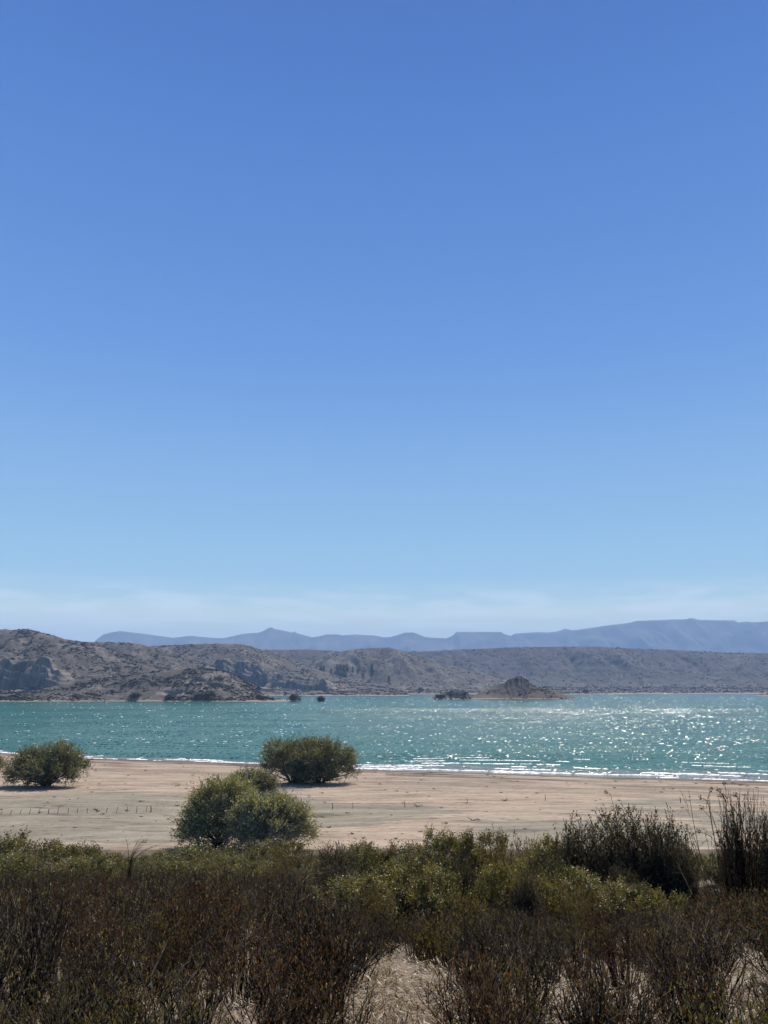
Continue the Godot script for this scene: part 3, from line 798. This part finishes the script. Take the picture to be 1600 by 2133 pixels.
func make_scrub() -> void:
	var grey := [Color(0.100, 0.086, 0.082), Color(0.056, 0.046, 0.043), Color(0.165, 0.146, 0.140), Color(0.085, 0.062, 0.058), Color(0.040, 0.033, 0.031), Color(0.235, 0.210, 0.195)]
	var brown := [Color(0.085, 0.056, 0.045), Color(0.060, 0.040, 0.034), Color(0.120, 0.088, 0.070), Color(0.16, 0.13, 0.115)]
	var olive := [Color(0.082, 0.074, 0.034), Color(0.108, 0.094, 0.043), Color(0.062, 0.058, 0.028), Color(0.115, 0.092, 0.055)]
	var dull := [Color(0.078, 0.060, 0.040), Color(0.090, 0.072, 0.050), Color(0.060, 0.050, 0.034), Color(0.052, 0.040, 0.032)]
	var rust := [Color(0.140, 0.058, 0.032), Color(0.098, 0.058, 0.036), Color(0.080, 0.060, 0.036), Color(0.076, 0.064, 0.034)]
	var straw := [Color(0.246, 0.205, 0.115), Color(0.180, 0.148, 0.082), Color(0.098, 0.086, 0.041), Color(0.074, 0.070, 0.033)]
	var bright := [Color(0.107, 0.107, 0.034), Color(0.139, 0.127, 0.045), Color(0.082, 0.082, 0.029), Color(0.123, 0.107, 0.049)]
	rng.seed = 8001
	# [label, kind]
	var wiry := []
	var marks := [[845, 2050, "at the large bare straw patch"], [500, 2040, "at the narrow bare gap"], [110, 2005, "at the small bare straw patch"], [1370, 2100, "at the wide litter strewn patch"], [830, 1850, "below the large bright green bush"], [1150, 1850, "below the bright green bushes"], [1300, 1800, "below the black thicket"], [1545, 1840, "at the tall bare stems"], [80, 1830, "below the olive mounds"], [480, 1830, "below the light green willows"], [1440, 1880, "at the pale dead branches"], [300, 1820, "at the arching dead twigs"], [640, 1850, "at the pale dry twigs"]]
	var looks := [
		["wiry dark shrub with few dull leaves", 50, 1.12, 0.42, 900, grey, dull],
		["wiry dark shrub with olive leaf tips", 46, 1.05, 0.45, 1700, grey, olive],
		["brown shrub with rust tinged leaves", 50, 1.10, 0.42, 1500, brown, rust],
		["tangled grey shrub with dull brown leaves", 56, 1.00, 0.50, 1500, grey, dull],
		["low leafy shrub with yellow green leaves", 48, 0.80, 0.46, 2300, brown, bright],
		["dry shrub flecked with straw coloured leaves", 48, 1.08, 0.44, 1200, grey, straw],
	]
	for l in looks:
		for v in 2:
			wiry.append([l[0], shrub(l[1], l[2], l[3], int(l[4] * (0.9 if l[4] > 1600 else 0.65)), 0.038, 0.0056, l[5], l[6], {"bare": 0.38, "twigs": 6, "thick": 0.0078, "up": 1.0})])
	for s in [[845, 2055, 104, 62], [500, 2010, 62, 55], [475, 2090, 70, 50], [110, 2005, 60, 24], [1370, 2100, 150, 36], [720, 2110, 50, 45], [260, 2040, 45, 40], [1010, 1990, 50, 20], [1560, 1885, 40, 14], [370, 2120, 60, 30]]:
		var c := find_ground(s[0], s[1])
		var e := find_ground(s[0] + s[2], s[1])
		var t := find_ground(s[0], s[1] - s[3])
		open_spots.append([c.x, -c.z, absf(e.x - c.x) * 0.84, absf(t.z - c.z) * 0.84])
	# how high the wiry scrub reaches, seen across the slope
	var crest := [0, 1812, 250, 1800, 450, 1792, 640, 1798, 700, 1845, 800, 1885, 1000, 1878, 1250, 1880, 1400, 1845, 1600, 1825]
	var count := 0
	var spare := []
	var d := 4.6
	while d < 36.0:
		var gap := 0.55 + d * 0.012
		var half := d * 0.53 + 0.8
		var x := -half + rnd(0, gap)
		while x < half:
			var xx := x + rnd(-0.22, 0.22)
			var dd := d + rnd(-0.24, 0.24)
			x += gap
			if (open_here(xx, dd) and rng.randf() < 0.94) or rng.randf() < smoothstep(22.0, 36.0, dd) * 0.85: continue
			var pick := na.get_noise_2d(xx * 14.0, dd * 14.0) * 1.7 + nr.get_noise_2d(xx * 30.0, dd * 30.0) * 0.8
			var look := clampi(int((pick * 0.5 + 0.5) * 6.0), 0, 5)
			if rng.randf() < 0.4: look = [0, 2, 3, 5, 0, 2, 3, 2, 4][rng.randi() % 9]
			if look == 1 and rng.randf() < 0.45: look = [0, 3, 5][rng.randi() % 3]
			if look == 2 and rng.randf() < 0.2: look = [0, 3, 5][rng.randi() % 3]
			if look == 4 and rng.randf() < 0.35: look = [0, 2][rng.randi() % 2]
			var s := rnd(0.55, 1.14)
			if nb.get_noise_2d(xx * 38.0, dd * 38.0) < -0.42: continue
			if dd < 6.5: s *= 0.75
			var px := 800.0 + xx / dd * FOCAL * 0.98
			var room: float = at(px, curve(crest, px) + rnd(-14, 14), dd).y - ground_y(xx, dd)
			s = minf(s, room / looks[look][2])
			if s < 0.34: continue
			var where := Vector3(xx, ground_y(xx, dd) - 0.02, -dd)
			var tr := Transform3D((Basis(Vector3(1, 0, 0), rng.randfn(0, 0.09)) * Basis(Vector3(0, 0, 1), rng.randfn(0, 0.09)) * Basis(Vector3.UP, rnd(0, TAU))).scaled_local(Vector3(s * rnd(0.9, 1.25), s, s * rnd(0.9, 1.25))), where)
			var w: Array = wiry[look * 2 + rng.randi() % 2]
			if count < 290:
				var best := 1e9
				var beside := ""
				for m in marks:
					var far := Vector2((px - m[0]) / 1.6, curve(crest, px) + (9.0 - dd) * -30.0 - m[1]).length()
					if far < best:
						best = far; beside = m[2]
				var said: String = w[0] + ", " + beside
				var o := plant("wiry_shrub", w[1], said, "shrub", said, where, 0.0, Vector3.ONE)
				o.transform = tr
				count += 1
			else:
				spare.append([tr, look])
		d += gap * 0.82
	# beyond the nearest ones the same scrub goes on as one mass
	for l in 6:
		for p in 2:
			var places := []
			for s in spare:
				if s[1] == l: places.append(s[0])
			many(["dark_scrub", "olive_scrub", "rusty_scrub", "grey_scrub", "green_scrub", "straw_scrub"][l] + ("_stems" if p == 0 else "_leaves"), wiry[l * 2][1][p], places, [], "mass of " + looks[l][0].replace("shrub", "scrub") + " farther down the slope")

	# bigger plants that stand out: [picture x, picture y of the top, half width in picture units, depth, kind, label]
	rng.seed = 8100
	var K := {}
	var mt := [Color(0.142, 0.14, 0.06), Color(0.19, 0.175, 0.084), Color(0.105, 0.105, 0.046), Color(0.172, 0.145, 0.08)]
	var bt := [Color(0.135, 0.130, 0.046), Color(0.175, 0.162, 0.060), Color(0.100, 0.100, 0.038), Color(0.150, 0.134, 0.055)]
	K.mound = [dome(1.0, 1.0, 9000, 0.050, 0.014, brown, mt), dome(1.0, 1.0, 9000, 0.050, 0.014, brown, mt, 9)]
	K.mound_tall = [dome(1.5, 1.0, 13000, 0.050, 0.014, brown, mt, 9), dome(1.5, 1.0, 13000, 0.050, 0.014, brown, mt, 11)]
	K.bright = [dome(1.0, 1.0, 9500, 0.040, 0.014, brown, bt), dome(1.0, 1.0, 9500, 0.040, 0.014, brown, bt, 9)]
	K.bright_tall = [dome(1.5, 1.0, 14000, 0.040, 0.014, brown, bt, 9), dome(1.5, 1.0, 14000, 0.040, 0.014, brown, bt, 11)]
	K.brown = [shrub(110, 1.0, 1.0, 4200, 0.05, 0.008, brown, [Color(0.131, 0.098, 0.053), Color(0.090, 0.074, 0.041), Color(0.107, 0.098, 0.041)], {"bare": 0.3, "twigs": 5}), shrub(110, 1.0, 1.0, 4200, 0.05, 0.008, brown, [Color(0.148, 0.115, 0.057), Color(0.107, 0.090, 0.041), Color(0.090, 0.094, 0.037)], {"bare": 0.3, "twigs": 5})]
	var kt := [Color(0.045, 0.047, 0.027), Color(0.062, 0.055, 0.034), Color(0.035, 0.036, 0.023)]
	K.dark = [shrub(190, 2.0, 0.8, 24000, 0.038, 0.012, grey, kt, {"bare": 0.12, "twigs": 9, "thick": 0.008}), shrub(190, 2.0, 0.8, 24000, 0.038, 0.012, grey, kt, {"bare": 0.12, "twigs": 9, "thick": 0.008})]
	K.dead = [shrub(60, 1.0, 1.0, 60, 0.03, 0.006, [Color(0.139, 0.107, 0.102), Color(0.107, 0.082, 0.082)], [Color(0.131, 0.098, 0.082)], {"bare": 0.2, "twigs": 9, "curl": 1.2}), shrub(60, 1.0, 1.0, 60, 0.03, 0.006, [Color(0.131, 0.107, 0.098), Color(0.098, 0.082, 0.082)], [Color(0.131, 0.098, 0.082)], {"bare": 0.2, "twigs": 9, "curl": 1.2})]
	var big := [
		[15, 1735, 80, 40, "mound", "olive mound shrub at the foot of the slope behind the dead bush"],
		[105, 1748, 85, 38, "mound", "olive mound shrub right beside the purplish dead bush"],
		[180, 1754, 70, 38, "mound", "rounded olive shrub sloping off to the bare sand"],
		[72, 1766, 62, 33, "dead", "purplish grey dead bush in front of the olive mounds"],
		[225, 1776, 60, 34, "bright", "low yellow green shrub at the end of the olive mounds"],
		[160, 1786, 90, 30, "mound", "flat olive shrub in front of the rounded mounds"],
		[20, 1790, 90, 28, "brown", "brownish flat shrub below the dead bush"],
		[345, 1768, 44, 50, "mound", "small dark green shrub below the tall willow"],
		[420, 1762, 76, 40, "mound", "olive shrub in front of the tall willow"],
		[480, 1752, 70, 38, "brown", "brownish shrub between the two light green willows"],
		[560, 1740, 84, 38, "mound", "full olive shrub in front of the spreading willow"],
		[620, 1752, 65, 36, "brown", "brownish dry shrub under the spreading willow's edge"],
		[700, 1754, 50, 26, "dark", "dark twiggy shrub next to the willow's edge"],
		[770, 1752, 62, 32, "mound", "olive shrub beyond the bright green bushes"],
		[835, 1744, 56, 32, "mound", "small olive shrub beside the grey green dome"],
		[912, 1718, 62, 26, "mound", "dome shaped grey green shrub against the sand"],
		[1000, 1711, 60, 26, "bright", "yellowish round shrub against the sand"],
		[1062, 1717, 76, 25, "brown", "dry brown shrub next to the yellowish one"],
		[1140, 1732, 56, 22, "mound", "dark green shrub between the dry brown one and the black one"],
		[690, 1792, 60, 17, "dark", "thin dark shrub in front of the bright green bush"],
		[830, 1778, 108, 14.5, "bright", "large bright yellow green bush in the middle of the scrub"],
		[742, 1806, 72, 13.6, "bright", "smaller bright green bush touching the large one"],
		[905, 1800, 66, 14, "bright", "bright green bush hugging the large one beside the dark gap"],
		[965, 1782, 50, 15.5, "dark", "dark bush in the gap between the bright green bushes"],
		[1046, 1792, 84, 14.6, "bright", "bright green bush in front of the dry brown shrub"],
		[1150, 1786, 90, 14.4, "bright", "bright green bush in front of the black shrub"],
		[1245, 1808, 76, 13.6, "bright", "yellow green bush under the black shrub"],
		[1340, 1828, 76, 13.0, "bright", "low yellow green bush near the pale dead branches"],
		[782, 1830, 46, 13.0, "brown", "brown twiggy shrub wedged between the large and the smaller green bush"],
		[985, 1836, 52, 12.6, "brown", "reddish brown twiggy shrub between the bright green bushes"],
		[1096, 1812, 40, 13.4, "dark", "dark thin shrub splitting the row of green bushes"],
		[1196, 1822, 40, 12.8, "brown", "brown twigs standing in front of the green bushes"],
		[1290, 1800, 44, 14.5, "dark", "small dark shrub under the tall black one"],
		[1205, 1706, 80, 18, "dark", "black leafy shrub beside the bright green bushes"],
		[1300, 1682, 96, 17.4, "dark", "tall black shrub rising against the sand"],
		[1372, 1694, 76, 17, "dark", "black shrub joined to the tall one"],
		[1418, 1752, 44, 16.4, "dark", "low black shrub at the end of the black thicket"],
		[1522, 1706, 40, 15.0, "dark", "open black shrub beside the tall bare stems"],
		[1600, 1690, 60, 14.6, "dark", "black shrub behind the tall bare stems"],
	]
	for b in big:
		var p := at(b[0], b[1], b[3])
		var gy := ground_y(p.x, b[3])
		var tall: float = maxf(p.y - gy, 0.5)
		var half: float = b[2] * b[3] / FOCAL * 1.02
		var high := 0.86 if b[4] == "mound" or b[4] == "bright" else 1.1
		var ratio := 2.0 if b[4] == "dark" else 1.5 if tall / half > 1.5 and (b[4] == "mound" or b[4] == "bright") else 1.0
		var kind: Array = K[b[4] + ("_tall" if ratio == 1.5 else "")][rng.randi() % 2]
		if ratio == 1.5: half *= 1.28
		plant("dead_bush" if b[4] == "dead" else {"mound": "mound_shrub", "bright": "green_shrub", "brown": "brown_shrub", "dark": "dark_shrub"}[b[4]], kind, b[5], "bush", "large shrubs on the slope", Vector3(p.x, gy - 0.02, -b[3]), rnd(0, TAU), Vector3(half * 1.05, tall * high / ratio, half * 1.05))
	# olive cover in between on the lower slope
	var places := [[], []]
	for k in 900:
		var dd := rnd(17.0, 59.0)
		var x := rnd(-1, 1) * dd * 0.54
		var r := ray(800.0 + x / dd * FOCAL, 1800.0)
		var s := rnd(0.45, 1.0)
		var limit := 12.0 - dd * 0.192                      # the scrub keeps below the line of the beach
		var gy := ground_y(x, dd)
		if dd > 52.0 and x > -12.0 and x < -6.0: continue
		if dd < 34.0 and (rng.randf() > (dd - 21.0) / 13.0 or x > -0.06 * dd): continue
		var tall := minf(s * 1.1, limit - gy)
		if tall < 0.25: continue
		places[k % 2].append(Transform3D(Basis(Vector3.UP, rnd(0, TAU)).scaled_local(Vector3(s * 1.2, tall, s * 1.2)), Vector3(x, gy - 0.02, -dd)))
	for p in 2:
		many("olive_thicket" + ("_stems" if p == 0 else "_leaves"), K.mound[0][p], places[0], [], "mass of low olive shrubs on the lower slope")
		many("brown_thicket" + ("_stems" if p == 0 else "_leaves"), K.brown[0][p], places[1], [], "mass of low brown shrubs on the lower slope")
	make_bare_stems(grey)
	make_grass()
func make_bare_stems(grey: Array) -> void:
	# tall bundle of bare dark stems, with a few tufts
	rng.seed = 8200
	var g := Geo.new()
	var gl := Geo.new()
	var foot := at(1545, 1850, 14.0)
	foot.y = ground_y(foot.x, 14.0)
	var u := 14.0 / FOCAL
	for k in 90:
		var e := at(1542 + rng.randfn(0, 36), 1640 + absf(rng.randfn(0, 60)), 14.0) - foot
		e.z = rng.randfn(0, 0.25)
		var s := Vector3(rng.randfn(0, 0.12), -0.05, rng.randfn(0, 0.12))
		var bend := Vector3(rnd(-0.16, 0.12), 0, rnd(-0.12, 0.12))
		var pts := [s, s.lerp(e, 0.3) + bend * 0.7, s.lerp(e, 0.55) + bend, s.lerp(e, 0.8) + bend * 0.5 + Vector3(rnd(-0.03, 0.03), 0, 0), e]
		g.tube(pts, rnd(0.007, 0.013), 0.003, 4, shade(grey[rng.randi() % 2], rnd(0.5, 0.9)))
		for q in 4:
			var t := rnd(0.4, 0.95)
			var p := s.lerp(e, t) + bend * 0.7
			var dir := Vector3(rnd(-1, 1), rnd(0.4, 1.6), rnd(-1, 1)).normalized() * rnd(0.1, 0.3)
			g.tube([p, p + dir * 0.6 + Vector3(0, 0.01, 0), p + dir], 0.004, 0.0015, 3, shade(grey[1], rnd(0.6, 1.1)))
			for z in 2:
				var d2 := Vector3(rnd(-1, 1), rnd(0, 1.5), rnd(-1, 1)).normalized()
				gl.leaf(p + dir * rnd(0.4, 1.0), d2, aside(d2), 0.03, 0.006, Color(0.041, 0.037, 0.025))
	var o := base("bare_shrub", foot)
	tag(o, "tall dense bundle of bare black upright stems", "shrub", "")
	part("branchwork", g.mesh(M.bark), o)
	part("foliage", gl.mesh(M.leaf), o)
	# slender twigs with leafy tufts that stick out above their neighbours
	for b in [[1272, 1655, 17.6, 1318, 1790, "slender branch with a leafy tuft above the black thicket"], [1512, 1646, 15.2, 1500, 1830, "thin branching stem with tufts beside the bare stems"], [1474, 1664, 15.4, 1496, 1830, "tufted stem leaning out of the open black shrub"]]:
		var tip := at(b[0], b[1], b[2])
		var f := at(b[3], b[4], b[2])
		f.y = ground_y(f.x, b[2]) - 0.03
		var gb := Geo.new()
		var gf := Geo.new()
		var e := tip - f
		var mid := e * 0.55 + Vector3(0.06, 0.05, 0)
		gb.tube([Vector3.ZERO, e * 0.3 + Vector3(0.05, 0.03, 0), mid, e * 0.8 + Vector3(0.02, 0, 0), e], 0.011, 0.004, 4, grey[1])
		for q in 7:
			var t := 1.0 - 0.5 * pow(rng.randf(), 1.3) if q else 1.0
			var p := e * t + Vector3(0.03, 0, 0) * (1 - t)
			var dir := Vector3(rnd(-1, 1), rnd(0.1, 1.0), rnd(-0.8, 0.8)).normalized() * rnd(0.10, 0.26)
			gb.tube([p, p + dir * 0.5 + Vector3(0, 0.015, 0), p + dir], 0.006, 0.003, 3, grey[1])
			for z in 30:
				var d2 := Vector3(rnd(-1, 1), rnd(-0.3, 1.2), rnd(-1, 1)).normalized()
				gf.leaf(p + dir * rnd(0.8, 1.05) + on_ball() * 0.03, d2, aside(d2), rnd(0.025, 0.045), 0.009, shade(Color(0.06, 0.052, 0.034), rnd(0.6, 1.4)))
		var so := base("tufted_stem", f)
		tag(so, b[5], "shrub", "")
		part("branchwork", gb.mesh(M.bark), so); part("foliage", gf.mesh(M.leaf), so)
	# dead arching twigs and pale dead branches
	for b in [[300, 1752, 24.0, 268, 1800, Color(0.041, 0.034, 0.030), 9, "dark dead twigs arching over in front of the sand", 1.0], [1400, 1752, 13.0, 1500, 1900, Color(0.150, 0.130, 0.115), 5, "pale dead branches lying across the green bushes", -1.0], [640, 1810, 12.0, 600, 1900, Color(0.180, 0.148, 0.123), 10, "pale dry twigs sticking out of the dark scrub", 1.0]]:
		var tip := at(b[0], b[1], b[2])
		var f := at(b[3], b[4], b[2])
		f.y = ground_y(f.x, b[2]) - 0.03
		var gb := Geo.new()
		for q in b[6]:
			var e := tip - f + Vector3(rng.randfn(0, 0.24), rng.randfn(-0.10, 0.16), rng.randfn(0, 0.15))
			var m := Vector3(e.x * 0.15, e.y * 0.75, e.z * 0.4) if b[8] > 0 else e * 0.5 + Vector3(0, rnd(0.0, 0.1), 0)
			gb.tube([Vector3(rnd(-0.06, 0.06), 0, 0), m * 0.6, m, m.lerp(e, 0.5) + Vector3(0, 0.10, 0), e], 0.010, 0.003, 4, shade(b[5], rnd(0.7, 1.3)))
			for z in 4:
				var p := m.lerp(e, rnd(0.2, 0.9)) + Vector3(0, 0.06, 0)
				gb.tube([p, p + Vector3(b[8] * rnd(0.05, 0.2), rnd(0.0, 0.12), rnd(-0.08, 0.08))], 0.004, 0.0015, 3, b[5])
		var so := top("dead_branch", gb.mesh(M.bark))
		so.position = f
		tag(so, b[7], "branch", "")
func make_grass() -> void:
	rng.seed = 8300
	var tufts := []
	for v in 4:
		var g := Geo.new()
		for k in 26:
			var dir := Vector3(rnd(-1, 1), rnd(0.15, 1.5), rnd(-1, 1)).normalized()
			var f := Vector3(rnd(-0.07, 0.07), -0.01, rnd(-0.07, 0.07))
			g.leaf(f, dir, aside(dir), rnd(0.05, 0.17), rnd(0.0015, 0.0035), shade(Color(0.205, 0.168, 0.115), rnd(0.35, 1.4)))
		tufts.append(g.mesh(M.leaf))
	var litter := Geo.new()
	for k in 40:
		var dir := Vector3(rnd(-1, 1), rnd(-0.05, 0.2), rnd(-1, 1)).normalized()
		litter.leaf(Vector3(rnd(-0.22, 0.22), rnd(0.0, 0.03), rnd(-0.22, 0.22)), dir, Vector3(dir.z, rnd(-0.3, 0.3), -dir.x), rnd(0.02, 0.10), rnd(0.002, 0.005), shade(Color(0.271, 0.213, 0.148), rnd(0.3, 1.5)))
	var lm := litter.mesh(M.leaf)
	var places := [[], [], [], []]
	var lp := []
	for k in 9000:
		var d := 4.0 + 16.0 * pow(rng.randf(), 1.3)
		var x := rnd(-1, 1) * (d * 0.53 + 0.6)
		var gy := ground_y(x, d)
		var s := rnd(0.6, 1.3)
		var t := Transform3D(Basis(Vector3.UP, rnd(0, TAU)).scaled_local(Vector3(s, s, s)), Vector3(x, gy, -d))
		if k % 2: lp.append(t)
		elif rng.randf() < (0.45 if open_here(x, d) else 0.2): places[rng.randi() % 4].append(t)
	for v in 4: many("dry_grass", tufts[v], places[v], [], "short straw coloured dry grass between the shrubs")
	many("leaf_litter", lm, lp, [], "dry twigs and leaf litter on the sandy slope")

func _ready() -> void:
	na.seed = 1; na.frequency = 0.02; na.fractal_octaves = 3; na.noise_type = FastNoiseLite.TYPE_SIMPLEX_SMOOTH
	nr.seed = 3; nr.frequency = 0.05; nr.fractal_octaves = 4; nr.noise_type = FastNoiseLite.TYPE_SIMPLEX_SMOOTH
	make_materials()
	M.leaf_far = plain(0.8, 0.2)
	make_view()
	nb.seed = 2; nb.frequency = 0.02; nb.fractal_octaves = 3; nb.noise_type = FastNoiseLite.TYPE_SIMPLEX
	make_ground()
	make_lake()
	make_hills()
	scatter_scrub()
	make_trees()
	make_posts()
	make_debris()
	make_scrub()
